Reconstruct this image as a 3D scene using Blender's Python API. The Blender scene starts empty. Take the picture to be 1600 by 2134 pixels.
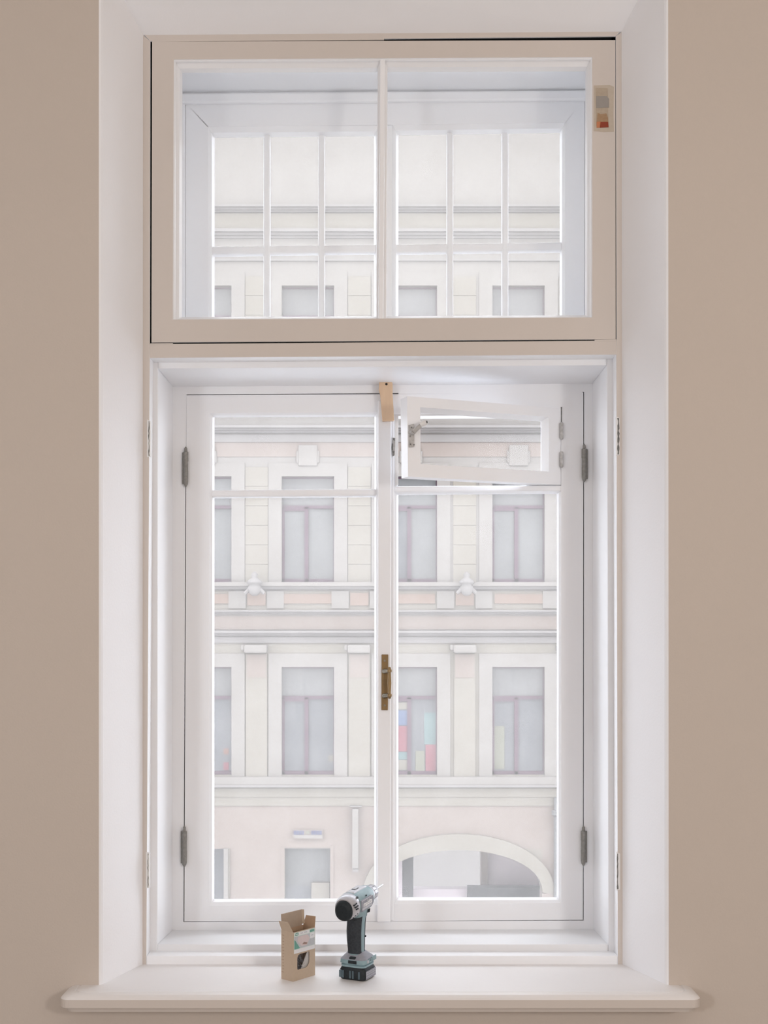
import bpy, math, random
from mathutils import Vector, Matrix

random.seed(7)
S = bpy.context.scene
COL = S.collection

# ----------------------------------------------------------------------------
# camera, world, exposure
# ----------------------------------------------------------------------------
F, CX, CY = 2500.0, 800.0, 1350.0      # focal length and principal point in pixels of the 1600x2134 frame
ZC = 1.454                             # camera height above the floor
cam_d = bpy.data.cameras.new('camera')
cam_d.sensor_fit = 'VERTICAL'
cam_d.sensor_height = 36.0
cam_d.sensor_width = 36.0 * 1600 / 2134
cam_d.lens = F / 2134 * 36.0
cam_d.shift_y = (CY - 1067.0) / 2134.0
cam_d.clip_end = 200
cam = bpy.data.objects.new('camera', cam_d)
cam.location = (0, 0, ZC)
cam.rotation_euler = (math.pi / 2, 0, 0)
COL.objects.link(cam)
S.camera = cam

SKY = 6.25
w = bpy.data.worlds.new('overcast_sky')
S.world = w
w.use_nodes = True
bg = w.node_tree.nodes['Background']
bg.inputs[0].default_value = (0.91, 0.965, 1.055, 1)
bg.inputs[1].default_value = SKY

LAMP_W = 156.0
LAMP_COL = (1.0, 0.965, 0.94)
LAMP_COL2 = (0.96, 1.0, 1.06)

S.view_settings.view_transform = 'Standard'
S.view_settings.look = 'None'
S.view_settings.exposure = -0.07
S.view_settings.gamma = 1.0
S.view_settings.use_curve_mapping = False
S.cycles.use_denoising = True
S.cycles.max_bounces = 14
S.cycles.diffuse_bounces = 8
S.cycles.transparent_max_bounces = 16
S.cycles.sample_clamp_indirect = 6.0


# ----------------------------------------------------------------------------
# materials
# ----------------------------------------------------------------------------
MAT = {}
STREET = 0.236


def mat(name, col, rough=0.6, metal=0.0, noise=0.0, nscale=40.0, bump=0.0, bscale=120.0, col2=None, spec=0.5,
        stretch=(1, 1, 1)):
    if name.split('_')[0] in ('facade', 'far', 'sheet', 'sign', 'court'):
        col = tuple(c * STREET * t for c, t in zip(col, (1.10, 0.99, 0.885)))          # street colours darkened and warmed so the bright sky won't burn them out
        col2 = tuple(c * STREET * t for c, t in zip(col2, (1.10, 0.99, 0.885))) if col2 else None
    m = bpy.data.materials.new(name)
    m.use_nodes = True
    nt = m.node_tree
    b = nt.nodes['Principled BSDF']
    b.inputs['Base Color'].default_value = (*col, 1)
    b.inputs['Roughness'].default_value = rough
    b.inputs['Metallic'].default_value = metal
    b.inputs['Specular IOR Level'].default_value = spec
    tc = nt.nodes.new('ShaderNodeTexCoord')
    mp = nt.nodes.new('ShaderNodeMapping')
    mp.inputs['Scale'].default_value = stretch
    nt.links.new(tc.outputs['Object'], mp.inputs[0])
    if noise > 0 or col2:
        n = nt.nodes.new('ShaderNodeTexNoise')
        n.inputs['Scale'].default_value = nscale
        n.inputs['Detail'].default_value = 5
        nt.links.new(mp.outputs[0], n.inputs['Vector'])
        mx = nt.nodes.new('ShaderNodeMix')
        mx.data_type = 'RGBA'
        c2 = col2 if col2 else tuple(c * (1 - noise) for c in col)
        mx.inputs[6].default_value = (*col, 1)
        mx.inputs[7].default_value = (*c2, 1)
        nt.links.new(n.outputs['Fac'], mx.inputs[0])
        nt.links.new(mx.outputs[2], b.inputs['Base Color'])
    if bump > 0:
        n2 = nt.nodes.new('ShaderNodeTexNoise')
        n2.inputs['Scale'].default_value = bscale
        n2.inputs['Detail'].default_value = 4
        nt.links.new(mp.outputs[0], n2.inputs['Vector'])
        bp = nt.nodes.new('ShaderNodeBump')
        bp.inputs['Strength'].default_value = bump
        bp.inputs['Distance'].default_value = 0.002
        nt.links.new(n2.outputs['Fac'], bp.inputs['Height'])
        nt.links.new(bp.outputs[0], b.inputs['Normal'])
    MAT[name] = m
    return m


def glass_mat(name, veil, speck):
    """dusty old pane: see-through glass, a translucent film for dust plus added haze, small plaster specks"""
    m = bpy.data.materials.new(name)
    m.use_nodes = True
    nt = m.node_tree
    for n in list(nt.nodes):
        nt.nodes.remove(n)
    out = nt.nodes.new('ShaderNodeOutputMaterial')
    tr = nt.nodes.new('ShaderNodeBsdfTransparent')
    tr.inputs[0].default_value = (0.985, 0.985, 0.98, 1)
    gl = nt.nodes.new('ShaderNodeBsdfGlossy')
    gl.inputs['Roughness'].default_value = 0.02
    du = nt.nodes.new('ShaderNodeBsdfTranslucent')
    du.inputs[0].default_value = (0.98, 0.94, 0.90, 1)
    fr = nt.nodes.new('ShaderNodeFresnel')
    fr.inputs[0].default_value = 1.2
    m1 = nt.nodes.new('ShaderNodeMixShader')
    nt.links.new(fr.outputs[0], m1.inputs[0])
    nt.links.new(tr.outputs[0], m1.inputs[1])
    nt.links.new(gl.outputs[0], m1.inputs[2])
    tc = nt.nodes.new('ShaderNodeTexCoord')
    no = nt.nodes.new('ShaderNodeTexNoise')
    no.inputs['Scale'].default_value = 14
    no.inputs['Detail'].default_value = 6
    nt.links.new(tc.outputs['Object'], no.inputs['Vector'])
    mr = nt.nodes.new('ShaderNodeMapRange')
    mr.inputs['To Min'].default_value = veil * 0.75
    mr.inputs['To Max'].default_value = veil * 1.25
    nt.links.new(no.outputs['Fac'], mr.inputs['Value'])
    vo = nt.nodes.new('ShaderNodeTexVoronoi')
    vo.inputs['Scale'].default_value = 140
    nt.links.new(tc.outputs['Object'], vo.inputs['Vector'])
    vs = nt.nodes.new('ShaderNodeMath')
    vs.operation = 'LESS_THAN'
    vs.inputs[1].default_value = speck
    nt.links.new(vo.outputs['Distance'], vs.inputs[0])
    sm = nt.nodes.new('ShaderNodeMath')
    sm.operation = 'MULTIPLY_ADD'
    sm.inputs[1].default_value = 0.16
    nt.links.new(vs.outputs[0], sm.inputs[0])
    nt.links.new(mr.outputs[0], sm.inputs[2])
    m2 = nt.nodes.new('ShaderNodeMixShader')
    nt.links.new(sm.outputs[0], m2.inputs[0])
    nt.links.new(m1.outputs[0], m2.inputs[1])
    nt.links.new(du.outputs[0], m2.inputs[2])
    nt.links.new(m2.outputs[0], out.inputs[0])
    MAT[name] = m


mat('paint', (0.875, 0.885, 0.91), 0.38, noise=0.04, nscale=9, bump=0.12, bscale=60)
mat('paint_room_lit', (0.625, 0.567, 0.522), 0.42, noise=0.05, nscale=9, bump=0.15, bscale=60)  # white paint with the dim warm room light put into its colour
mat('sill_paint', (0.785, 0.765, 0.76), 0.4, noise=0.04, nscale=9, bump=0.12, bscale=60)
mat('lining_paint', (0.79, 0.795, 0.81), 0.4, noise=0.04, nscale=9)
mat('paint_old', (0.78, 0.77, 0.76), 0.45, noise=0.05, nscale=14, bump=0.2, bscale=90)
mat('wall_paint', (0.575, 0.507, 0.45), 0.9, noise=0.05, nscale=3, bump=0.25, bscale=260)
mat('plaster', (0.875, 0.88, 0.905), 0.85, noise=0.02, nscale=6, bump=0.1, bscale=200)
mat('ceiling_paint', (0.8, 0.79, 0.77), 0.9, noise=0.02)
mat('floor_wood', (0.46, 0.43, 0.40), 0.5, noise=0.3, nscale=6, stretch=(1, 12, 1))
mat('gap_shade', (0.008, 0.009, 0.009), 0.95, noise=0.3, spec=0.05)  # near black: shade of the sash gaps as a colour
mat('hinge_metal', (0.16, 0.16, 0.15), 0.5, metal=0.35, noise=0.5, nscale=160, bump=0.4, bscale=300,
    col2=(0.36, 0.35, 0.33))
mat('hinge_paint', (0.68, 0.67, 0.66), 0.5, nscale=130, col2=(0.25, 0.24, 0.23), bump=0.5, bscale=250)
mat('crack_dark', (0.04, 0.042, 0.045), 0.9, nscale=200, col2=(0.3, 0.29, 0.27))
mat('brass', (0.33, 0.21, 0.09), 0.42, metal=0.75, nscale=70, col2=(0.17, 0.13, 0.08))
mat('brass_bright', (0.5, 0.46, 0.38), 0.25, metal=0.9, nscale=60, col2=(0.22, 0.2, 0.17))
mat('raw_wood', (0.72, 0.53, 0.36), 0.6, nscale=30, col2=(0.6, 0.42, 0.28), stretch=(6, 6, 0.6))
mat('nail', (0.03, 0.025, 0.02), 0.5, metal=0.5)
mat('patch_beige', (0.44, 0.37, 0.29), 0.8, nscale=90, col2=(0.55, 0.48, 0.40))
mat('patch_tan', (0.36, 0.29, 0.22), 0.8, nscale=150, col2=(0.48, 0.40, 0.31))
mat('patch_grey', (0.28, 0.255, 0.23), 0.8, nscale=70, col2=(0.32, 0.295, 0.27))
mat('patch_brown', (0.28, 0.16, 0.08), 0.8, nscale=220, col2=(0.42, 0.29, 0.18))
mat('patch_orange', (0.48, 0.18, 0.07), 0.7, nscale=150, col2=(0.52, 0.2, 0.1))
mat('patch_red', (0.25, 0.032, 0.009), 0.7, nscale=160, col2=(0.25, 0.04, 0.015))
mat('card', (0.52, 0.415, 0.315), 0.8, nscale=160, col2=(0.47, 0.37, 0.28), bump=0.2, bscale=500)
mat('card_shade', (0.44, 0.345, 0.27), 0.85, nscale=120, col2=(0.38, 0.30, 0.235))  # the lid's shade is put into a darker card colour
mat('card_in', (0.46, 0.315, 0.21), 0.85, nscale=120, col2=(0.40, 0.27, 0.18))
mat('tick', (0.34, 0.24, 0.17), 0.9, noise=0.2)
mat('label_pale', (0.66, 0.72, 0.68), 0.5, nscale=120, col2=(0.6, 0.7, 0.66))
mat('label_white', (0.78, 0.78, 0.8), 0.5, noise=0.06)
mat('label_green', (0.10, 0.30, 0.24), 0.5, nscale=90, col2=(0.2, 0.42, 0.36))
mat('label_pink', (0.62, 0.50, 0.50), 0.5, nscale=100, col2=(0.68, 0.6, 0.6))
mat('label_brown', (0.36, 0.24, 0.2), 0.5, noise=0.2)
mat('label_grey', (0.45, 0.47, 0.5), 0.5, nscale=150, col2=(0.56, 0.58, 0.6))
mat('screw_metal', (0.12, 0.125, 0.14), 0.4, metal=0.5, nscale=300, col2=(0.35, 0.36, 0.4))
mat('film', (0.7, 0.7, 0.74), 0.3, noise=0.05)
mat('drill_black', (0.006, 0.009, 0.012), 0.5, nscale=260, col2=(0.022, 0.03, 0.036), bump=0.15, bscale=400, spec=0.3)
mat('drill_rubber', (0.008, 0.012, 0.017), 0.6, nscale=230, col2=(0.055, 0.062, 0.072), bump=0.4, bscale=500, spec=0.3)
mat('drill_teal', (0.17, 0.275, 0.31), 0.42, nscale=120, col2=(0.30, 0.41, 0.44), bump=0.1, bscale=300)
mat('drill_teal_dark', (0.05, 0.08, 0.10), 0.45, nscale=120, col2=(0.10, 0.15, 0.18))
mat('drill_silver', (0.44, 0.44, 0.47), 0.35, metal=0.3, nscale=140, col2=(0.56, 0.56, 0.59))
mat('drill_dusty', (0.20, 0.21, 0.245), 0.7, nscale=150, col2=(0.36, 0.365, 0.41))
mat('drill_steel', (0.5, 0.49, 0.5), 0.3, metal=0.8, nscale=150, col2=(0.6, 0.6, 0.61))
mat('lettering_white', (0.85, 0.85, 0.86), 0.5, noise=0.03)
# the street
mat('facade_white', (0.46, 0.45, 0.445), 0.9, noise=0.04, nscale=1.2)
mat('facade_cream', (0.455, 0.437, 0.395), 0.9, noise=0.05, nscale=1.2)
mat('facade_pink', (0.468, 0.405, 0.38), 0.9, noise=0.05, nscale=0.8)
mat('facade_orange', (0.468, 0.355, 0.305), 0.9, noise=0.06, nscale=1.5)
mat('facade_trim', (0.43, 0.425, 0.44), 0.9, noise=0.05, nscale=2)
mat('far_frame', (0.13, 0.035, 0.09), 0.6, noise=0.2)
mat('far_glass', (0.29, 0.31, 0.33), 0.25, nscale=2.2, col2=(0.37, 0.395, 0.43), stretch=(1.5, 1, 0.6), spec=0.12)
mat('far_glass_dark', (0.18, 0.20, 0.24), 0.25, nscale=2.6, col2=(0.34, 0.365, 0.41), stretch=(2.5, 1, 0.5), spec=0.12)
mat('far_curtain', (0.30, 0.32, 0.35), 0.8, nscale=5, col2=(0.43, 0.45, 0.48), stretch=(4, 1, 0.15), spec=0.12)
mat('far_dark', (0.05, 0.05, 0.065), 0.8, noise=0.3, nscale=3)
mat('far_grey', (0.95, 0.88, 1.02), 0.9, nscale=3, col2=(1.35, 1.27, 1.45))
mat('asphalt', (0.55, 0.55, 0.56), 0.9, noise=0.2, nscale=2)  # unseen ground made pale to bounce daylight up
mat('yard_wall', (0.37, 0.345, 0.325), 0.9, noise=0.05, nscale=1)
mat('sheet_blue', (0.19, 0.27, 0.50), 0.8, noise=0.1)
mat('sheet_red', (0.45, 0.14, 0.20), 0.8, noise=0.1)
mat('sheet_teal', (0.22, 0.37, 0.40), 0.8, noise=0.1)
mat('sheet_yellow', (0.36, 0.38, 0.31), 0.8, noise=0.1)
mat('sheet_orange', (0.44, 0.24, 0.2), 0.8, noise=0.1)
mat('sheet_cream', (0.42, 0.40, 0.36), 0.8, noise=0.1)
mat('sign_blue', (0.05, 0.08, 0.30), 0.6, noise=0.1)
glass_mat('pane_dust_haze', 0.082, 0.075)  # veil: dust plus haze added to wash out the view
glass_mat('pane_haze', 0.07, 0.0)

# ----------------------------------------------------------------------------
# helpers
# ----------------------------------------------------------------------------
OFF = {}


def P(px, py, Y):
    """point of the room that stands at distance Y and was measured at (px, py)"""
    return Vector(((px - CX) / F * Y, Y, ZC - (py - CY) / F * Y))


def empty(name, loc, label=None, cat=None, kind=None, group=None, rotz=0.0, parent=None):
    o = bpy.data.objects.new(name, None)
    COL.objects.link(o)
    o.location = loc
    o.rotation_euler = (0, 0, rotz)
    o.empty_display_size = 0.05
    tag(o, label, cat, kind, group)
    OFF[o.name] = Vector(loc)
    return o


def tag(o, label=None, cat=None, kind=None, group=None):
    if label:
        o['label'] = label
    if cat:
        o['category'] = cat
    if kind:
        o['kind'] = kind
    if group:
        o['group'] = group
    return o


def mk(name, verts, faces, m, parent=None, bevel=0.0, smooth=False, local=False, seg=2, mats=None, fmat=None):
    off = Vector((0, 0, 0))
    if parent is not None and not local:
        off = OFF.get(parent.name, Vector((0, 0, 0)))
    me = bpy.data.meshes.new(name)
    me.from_pydata([tuple(Vector(v) - off) for v in verts], [], faces)
    me.update()
    import bmesh
    bm = bmesh.new()
    bm.from_mesh(me)
    bmesh.ops.recalc_face_normals(bm, faces=bm.faces)
    bm.to_mesh(me)
    bm.free()
    for mm in (mats or [m]):
        me.materials.append(MAT[mm])
    if fmat:
        for p, i in zip(me.polygons, fmat):
            p.material_index = i
    if smooth:
        for p in me.polygons:
            p.use_smooth = True
    o = bpy.data.objects.new(name, me)
    COL.objects.link(o)
    if parent is not None:
        o.parent = parent
        OFF[o.name] = off
    else:
        OFF[o.name] = Vector((0, 0, 0))
    if bevel > 0:
        b = o.modifiers.new('edge', 'BEVEL')
        b.width = bevel
        b.segments = seg
        b.limit_method = 'ANGLE'
        b.angle_limit = math.radians(35)
    return o


def prism(front, back):
    n = len(front)
    v = list(front) + list(back)
    f = [list(range(n)), [n + i for i in range(n)][::-1]]
    for i in range(n):
        j = (i + 1) % n
        f.append([i, j, n + j, n + i])
    return v, f


def slab(name, pts, Y0, Y1, m, parent=None, bevel=0.0015, back_pts=None, seg=2, face=None):
    """a board: outline measured on its front face at Y0, squared back to Y1"""
    fr = [P(x, y, Y0) for x, y in pts]
    if back_pts:
        bk = [P(x, y, Y1) for x, y in back_pts]
    else:
        bk = [Vector((p.x, Y1, p.z)) for p in fr]
    v, f = prism(fr, bk)
    if face:
        return mk(name, v, f, None, parent, bevel, seg=seg, mats=[m, face], fmat=[1] + [0] * (len(f) - 1))
    return mk(name, v, f, m, parent, bevel, seg=seg)


def rect(x0, y0, x1, y1):
    return [(x0, y0), (x1, y0), (x1, y1), (x0, y1)]


def boxw(name, lo, hi, m, parent=None, bevel=0.0, local=False):
    x0, y0, z0 = lo
    x1, y1, z1 = hi
    fr = [(x0, y0, z0), (x1, y0, z0), (x1, y0, z1), (x0, y0, z1)]
    bk = [(x0, y1, z0), (x1, y1, z0), (x1, y1, z1), (x0, y1, z1)]
    v, f = prism(fr, bk)
    return mk(name, v, f, m, parent, bevel, local=local)


def bead(name, outer, inner, Y0, Y1, m, parent):
    """mitred glazing bead: outer edge flush with the sash face, sloping back to the glass"""
    a = [P(x, y, Y0) for x, y in outer]
    mid = []
    for (xo, yo), (xi, yi) in zip(outer, inner):
        mid.append(P(xo * 0.45 + xi * 0.55, yo * 0.45 + yi * 0.55, Y0 + (Y1 - Y0) * 0.35))
    c = [P(x, y, Y1) for x, y in inner]
    d = [Vector((p.x, Y1, p.z)) for p in a]
    v = a + mid + c + d
    f = []
    for i in range(4):
        j = (i + 1) % 4
        f += [[i, j, 4 + j, 4 + i], [4 + i, 4 + j, 8 + j, 8 + i], [8 + i, 8 + j, 12 + j, 12 + i], [12 + i, 12 + j, j, i]]
    return mk(name, v, f, m, parent)


def pane(px_quad, Y, parent, m='pane_dust_haze', th=0.003):
    return slab('pane', px_quad, Y, Y + th, m, parent, bevel=0)


def loft(rings, cap=True):
    n = len(rings[0])
    v = [p for r in rings for p in r]
    f = []
    for k in range(len(rings) - 1):
        for i in range(n):
            j = (i + 1) % n
            f.append([k * n + i, k * n + j, (k + 1) * n + j, (k + 1) * n + i])
    if cap:
        f.append(list(range(n))[::-1])
        f.append([(len(rings) - 1) * n + i for i in range(n)])
    return v, f


def sup(t, a, b, p):
    c, s = math.cos(t), math.sin(t)
    return (a * math.copysign(abs(c) ** (2 / p), c), b * math.copysign(abs(s) ** (2 / p), s))


def ring_x(x, cy, cz, ry, rz, n=32, p=2.0, ph=0.0):
    out = []
    for i in range(n):
        a, b = sup(2 * math.pi * i / n + ph, ry, rz, p)
        out.append((x, cy + a, cz + b))
    return out


def ring_z(z, cx, cy, rx, ry, n=32, p=2.0):
    out = []
    for i in range(n):
        a, b = sup(2 * math.pi * i / n, rx, ry, p)
        out.append((cx + a, cy + b, z))
    return out


def tube(p0, p1, r0, r1=None, n=14):
    p0, p1 = Vector(p0), Vector(p1)
    r1 = r0 if r1 is None else r1
    d = (p1 - p0).normalized()
    u = d.orthogonal().normalized()
    w_ = d.cross(u)
    rings = []
    for p, r in ((p0, r0), (p1, r1)):
        rings.append([tuple(p + (u * math.cos(2 * math.pi * i / n) + w_ * math.sin(2 * math.pi * i / n)) * r)
                      for i in range(n)])
    return loft(rings)


def join(*vf):
    V, Fc = [], []
    for v, f in vf:
        o = len(V)
        V += list(v)
        Fc += [[i + o for i in q] for q in f]
    return V, Fc


def lathe_z(cx, cy, prof, n=16):
    return loft([[(cx + r * math.cos(2 * math.pi * i / n), cy + r * math.sin(2 * math.pi * i / n), z)
                  for i in range(n)] for z, r in prof])


# ----------------------------------------------------------------------------
# distances
# ----------------------------------------------------------------------------
YW = 2.47      # room face of the wall
YF = 2.63      # face of the inner frame
YS = 2.673     # stop / start of the box between the two window layers
YO = 2.86      # face of the outer frame and of the outer sashes
YX = 3.02      # street face of the wall
ZS = 0.76      # sill top

# ----------------------------------------------------------------------------
# room shell
# ----------------------------------------------------------------------------
XL, XR, YB, ZT = -2.3, 2.5, -3.2, 3.5
near = [P(210, -92, YW), P(1388, -112, YW), P(1389, 2052, YW), P(210, 2052, YW)]
far = [P(298, 73, YF), P(1295, 66, YF), P(1297, 2010, YF), P(297, 2010, YF)]
near[2].z = near[3].z = ZS - 0.036
far[2].z = far[3].z = ZS - 0.036
outw = [Vector((p.x * 0.97, YX, p.z - 0.03 * (1 if i < 2 else -3))) for i, p in enumerate(far)]


def shell_wall():
    big_i = [Vector((XL, YW, ZT)), Vector((XR, YW, ZT)), Vector((XR, YW, 0)), Vector((XL, YW, 0))]
    big_o = [Vector((p.x, YX, p.z)) for p in big_i]
    # soften the plaster arris with an extra ring
    e1 = [Vector((p.x + sx * 0.004, YW, p.z + sz * 0.004)) for p, sx, sz in
          zip(near, (-1, 1, 1, -1), (1, 1, -1, -1))]
    e2 = [n.lerp(f, 0.045) for n, f in zip(near, far)]
    e15 = [Vector(((a.x + b.x) / 2 + (n.x - (a.x + b.x) / 2) * 0.4, (a.y + b.y) / 2 + (n.y - (a.y + b.y) / 2) * 0.4,
                   (a.z + b.z) / 2 + (n.z - (a.z + b.z) / 2) * 0.4)) for a, b, n in zip(e1, e2, near)]
    rings = [big_i, e1, e15, e2, far, outw, big_o]
    v = [p for r in rings for p in r]
    f, fm = [], []
    for k in range(len(rings)):
        k2 = (k + 1) % len(rings)
        for i in range(4):
            j = (i + 1) % 4
            f.append([k * 4 + i, k * 4 + j, k2 * 4 + j, k2 * 4 + i])
            fm.append(0 if k in (0, 5, 6) else 1)
    return mk('wall_front', v, f, None, mats=['wall_paint', 'plaster'], fmat=fm)


o = shell_wall()
tag(o, 'beige painted wall with deep white splayed window reveal', 'wall', 'structure')
o = boxw('wall_left', (XL - 0.2, YB, 0), (XL, YX, ZT), 'wall_paint')
tag(o, 'beige side wall of the room, on the left of the window wall', 'wall', 'structure')
o = boxw('wall_right', (XR, YB, 0), (XR + 0.2, YX, ZT), 'wall_paint')
tag(o, 'beige side wall of the room, on the right of the window wall', 'wall', 'structure')
o = boxw('wall_back', (XL - 0.2, YB - 0.2, 0), (XR + 0.2, YB, ZT), 'wall_paint')
tag(o, 'beige rear wall of the room facing the window', 'wall', 'structure')
o = boxw('floor', (XL - 0.2, YB - 0.2, -0.2), (XR + 0.2, YX, 0), 'floor_wood')
tag(o, 'greyish wooden floor of the room', 'floor', 'structure')
o = boxw('ceiling', (XL - 0.2, YB - 0.2, ZT), (XR + 0.2, YX, ZT + 0.2), 'ceiling_paint')
tag(o, 'white ceiling of the room', 'ceiling', 'structure')


# sill board: rounded nosing, lofted outlines
def sill():
    xl, xr, yf, yb = -0.651, 0.636, 2.398, YF + 0.03
    layers = [(0.0, 0.034), (0.0, 0.0215), (-0.0016, 0.0208), (-0.0016, 0.0185), (0.0002, 0.0175), (-0.0005, 0.0125),
              (-0.0025, 0.007), (-0.006, 0.0025), (-0.010, 0.0), (-0.026, 0.0), (-0.0285, 0.0015), (-0.0295, 0.006),
              (-0.0365, 0.008), (-0.0375, 0.012)]
    rings = []
    for dz, ins in layers:
        x0, x1, y0 = xl + ins * 1.35, xr - ins * 1.35, yf + ins
        r = 0.02
        pts = [(x0, YW + 0.02)]
        for k in range(6):
            a = math.pi + (math.pi / 2) * k / 5
            pts.append((x0 + r + r * math.cos(a), y0 + r + r * math.sin(a)))
        for k in range(6):
            a = 1.5 * math.pi + (math.pi / 2) * k / 5
            pts.append((x1 - r + r * math.cos(a), y0 + r + r * math.sin(a)))
        pts.append((x1, YW + 0.02))
        pts.append((min(x1, 0.60), YW + 0.02))
        pts.append((0.56, yb))
        pts.append((-0.56, yb))
        pts.append((max(x0, -0.60), YW + 0.02))
        rings.append([(x, y, ZS + dz) for x, y in pts])
    v, f = loft(rings)
    nr = len(rings[0])
    fm = [1 if 8 <= i // nr and i != len(f) - 2 else 0 for i in range(len(f))]  # front edge gets the dim room light as colour, same paint
    o = mk('trim_1', v, f, None, mats=['sill_paint', 'paint_room_lit'], fmat=fm)
    tag(o, 'white painted wooden window sill board with rounded nosing', 'window sill', 'structure')
    return o


sill()

# two fill lamps added behind the camera to light the room side
def fill_lamp(x, y, z, watt, colr, label):
    lamp = empty('fill_lamp', (x, y, 0), label, 'lamp')
    v, f = lathe_z(x, y, [(0.0, 0.15), (0.015, 0.15), (0.025, 0.13), (0.03, 0.02)], 24)
    mk('base', v, f, 'hinge_metal', lamp)
    v, f = lathe_z(x, y, [(0.03, 0.012), (z - 0.24, 0.012)], 12)
    mk('pole', v, f, 'hinge_metal', lamp)
    v, f = lathe_z(x, y, [(z - 0.26, 0.012), (z - 0.25, 0.05), (z - 0.22, 0.06), (z - 0.21, 0.02)], 16)
    mk('socket', v, f, 'hinge_metal', lamp)
    ld = bpy.data.lights.new('lamp_light', 'POINT')
    ld.energy = watt
    ld.color = colr
    ld.shadow_soft_size = 0.18
    lo_ = bpy.data.objects.new('lamp_light', ld)
    COL.objects.link(lo_)
    lo_.parent = lamp
    lo_.location = (0, 0, z)


fill_lamp(1.75, -0.7, 1.85, LAMP_W * 0.62, LAMP_COL, 'dark metal fill lamp added on the right of the room')
fill_lamp(-1.7, -0.7, 1.6, LAMP_W * 0.43, LAMP_COL2, 'dark metal fill lamp added on the left of the room')

# ----------------------------------------------------------------------------
# window_1: the fixed frame with the box between the two layers
# ----------------------------------------------------------------------------
W1 = empty('window_1', (0, YF, ZS), 'white painted fixed wooden window frame with deep box behind it', 'window frame',
           'structure')
OT = [(313, 85.5), (1283, 75.5), (1284.5, 709.5), (312, 717)]         # opening of the upper light
OL = [(312, 746), (1284, 739), (1287, 1992), (305, 1992)]             # opening of the lower pair
Yb = YS
slab('head_rail', [(288, 60), (1305, 52), OT[1], OT[0]], YF, Yb, 'paint', W1, 0.0006, face='paint_room_lit')
slab('jamb', [(290, 66), OT[0], OT[3], OL[0], OL[3], (305, 2014), (290, 2014)], YF, Yb, 'paint', W1, 0.0006, face='paint_room_lit')
slab('jamb', [OT[1], (1303, 60), (1304, 2014), (1287, 2014), OL[2], OL[1], OT[2]], YF, Yb, 'paint', W1, 0.0006, face='paint_room_lit')
slab('transom', [OT[3], OT[2], OL[1], OL[0]], YF, Yb, 'paint', W1, 0.0006, face='paint_room_lit')
slab('bottom_rail', [OL[3], OL[2], (1287, 2014), (305, 2014)], YF, Yb, 'paint', W1, 0.0015)
# black strips painted as the shade in the gaps of the upper sash
slab('rebate', [(308, 72), (1290, 72), (1290, 100), (308, 100)], YF + 0.004, YF + 0.03, 'gap_shade', W1, 0)
slab('rebate', [(306, 72), (325, 72), (325, 722), (306, 722)], YF + 0.004, YF + 0.03, 'gap_shade', W1, 0)
slab('rebate', [(306, 700), (1290, 694), (1290, 718), (306, 724)], YF + 0.004, YF + 0.03, 'gap_shade', W1, 0)
slab('rebate', [(1274, 72), (1290, 72), (1290, 722), (1274, 722)], YF + 0.004, YF + 0.03, 'gap_shade', W1, 0)
# paint bridging the gap here and there (brush strokes closed the crack)
slab('paint_bridge', [(317, 84), (800, 79.5), (800, 82.5), (317, 87)], YF - 0.0004, YF + 0.004, 'paint_room_lit', W1, 0)
slab('paint_bridge', [(313, 715.5), (360, 715), (360, 718.5), (313, 718.5)], YF - 0.0004, YF + 0.004, 'paint_room_lit', W1, 0)
slab('paint_bridge', [(1239, 708), (1284, 707), (1284, 711.5), (1239, 711.5)], YF - 0.0004, YF + 0.004, 'paint_room_lit', W1, 0)

# lining of the box
IL = [(329, 768), (1264.5, 761), (1267.5, 1968), (328, 1968)]
slab('lining_board', [(290, 95), (329, 112), IL[0], IL[3], (328, 2010), (290, 2010)], YS, YO, 'paint', W1)
slab('lining_board', [(1264.5, 106), (1305, 90), (1305, 2010), (1267.5, 2010), IL[2], IL[1]], YS, YO, 'paint', W1)
slab('lining_board', [(300, 60), (1295, 52), (1295, 107), (300, 113)], YS, YO, 'paint', W1)
slab('lining_board', [(329, 726), (1264.5, 720), IL[1], IL[0]], YS, YO, 'paint', W1)
slab('lining_board', [IL[3], IL[2], (1267.5, 2010), (328, 2010)], YS, YO, 'lining_paint', W1,
     back_pts=[(359, 1938), (1237, 1936.5), (1237, 1975), (359, 1975)])
# stop step at the bottom
# outer frame: face rings round the outer sashes
OLW = [(387, 822), (1217, 816.5), (1216, 1918.5), (382, 1921.5)]
OUP = [(386, 214), (1219, 206), (1218, 742), (386, 748)]
Yo2 = YO + 0.075
slab('frame_head', [(340, 150), (1258, 144), (1258, 206), OUP[1], OUP[0], (340, 214)], YO, Yo2, 'paint', W1, 0)
slab('frame_stile', [(340, 214), OUP[0], OUP[3], OLW[0], OLW[3], (382, 1960), (340, 1960)], YO, Yo2, 'paint', W1, 0)
slab('frame_stile', [OUP[1], (1258, 206), (1258, 1960), (1216, 1960), OLW[2], OLW[1], OUP[2]], YO, Yo2, 'paint', W1, 0)
slab('frame_transom', [OUP[3], OUP[2], OLW[1], OLW[0]], YO, Yo2, 'paint', W1, 0)
slab('frame_bottom', [OLW[3], OLW[2], (1216, 1965), (382, 1965)], YO, Yo2, 'paint', W1, 0)
# moulding under the soffit of the upper box
slab('head_moulding', [(362, 194), (1236, 187), (1236, 207), (362, 214)], YO - 0.012, YO + 0.002, 'paint', W1, 0.004, seg=3)
# black strips standing for the shade in the gaps of the outer casements
for q in (rect(380, 815, 1225, 832), rect(376, 815, 396, 1930), rect(1208, 815, 1225, 1930), rect(376, 1910, 1225, 1928)):
    slab('rebate', q, YO + 0.008, YO + 0.014, 'gap_shade', W1, 0)
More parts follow.
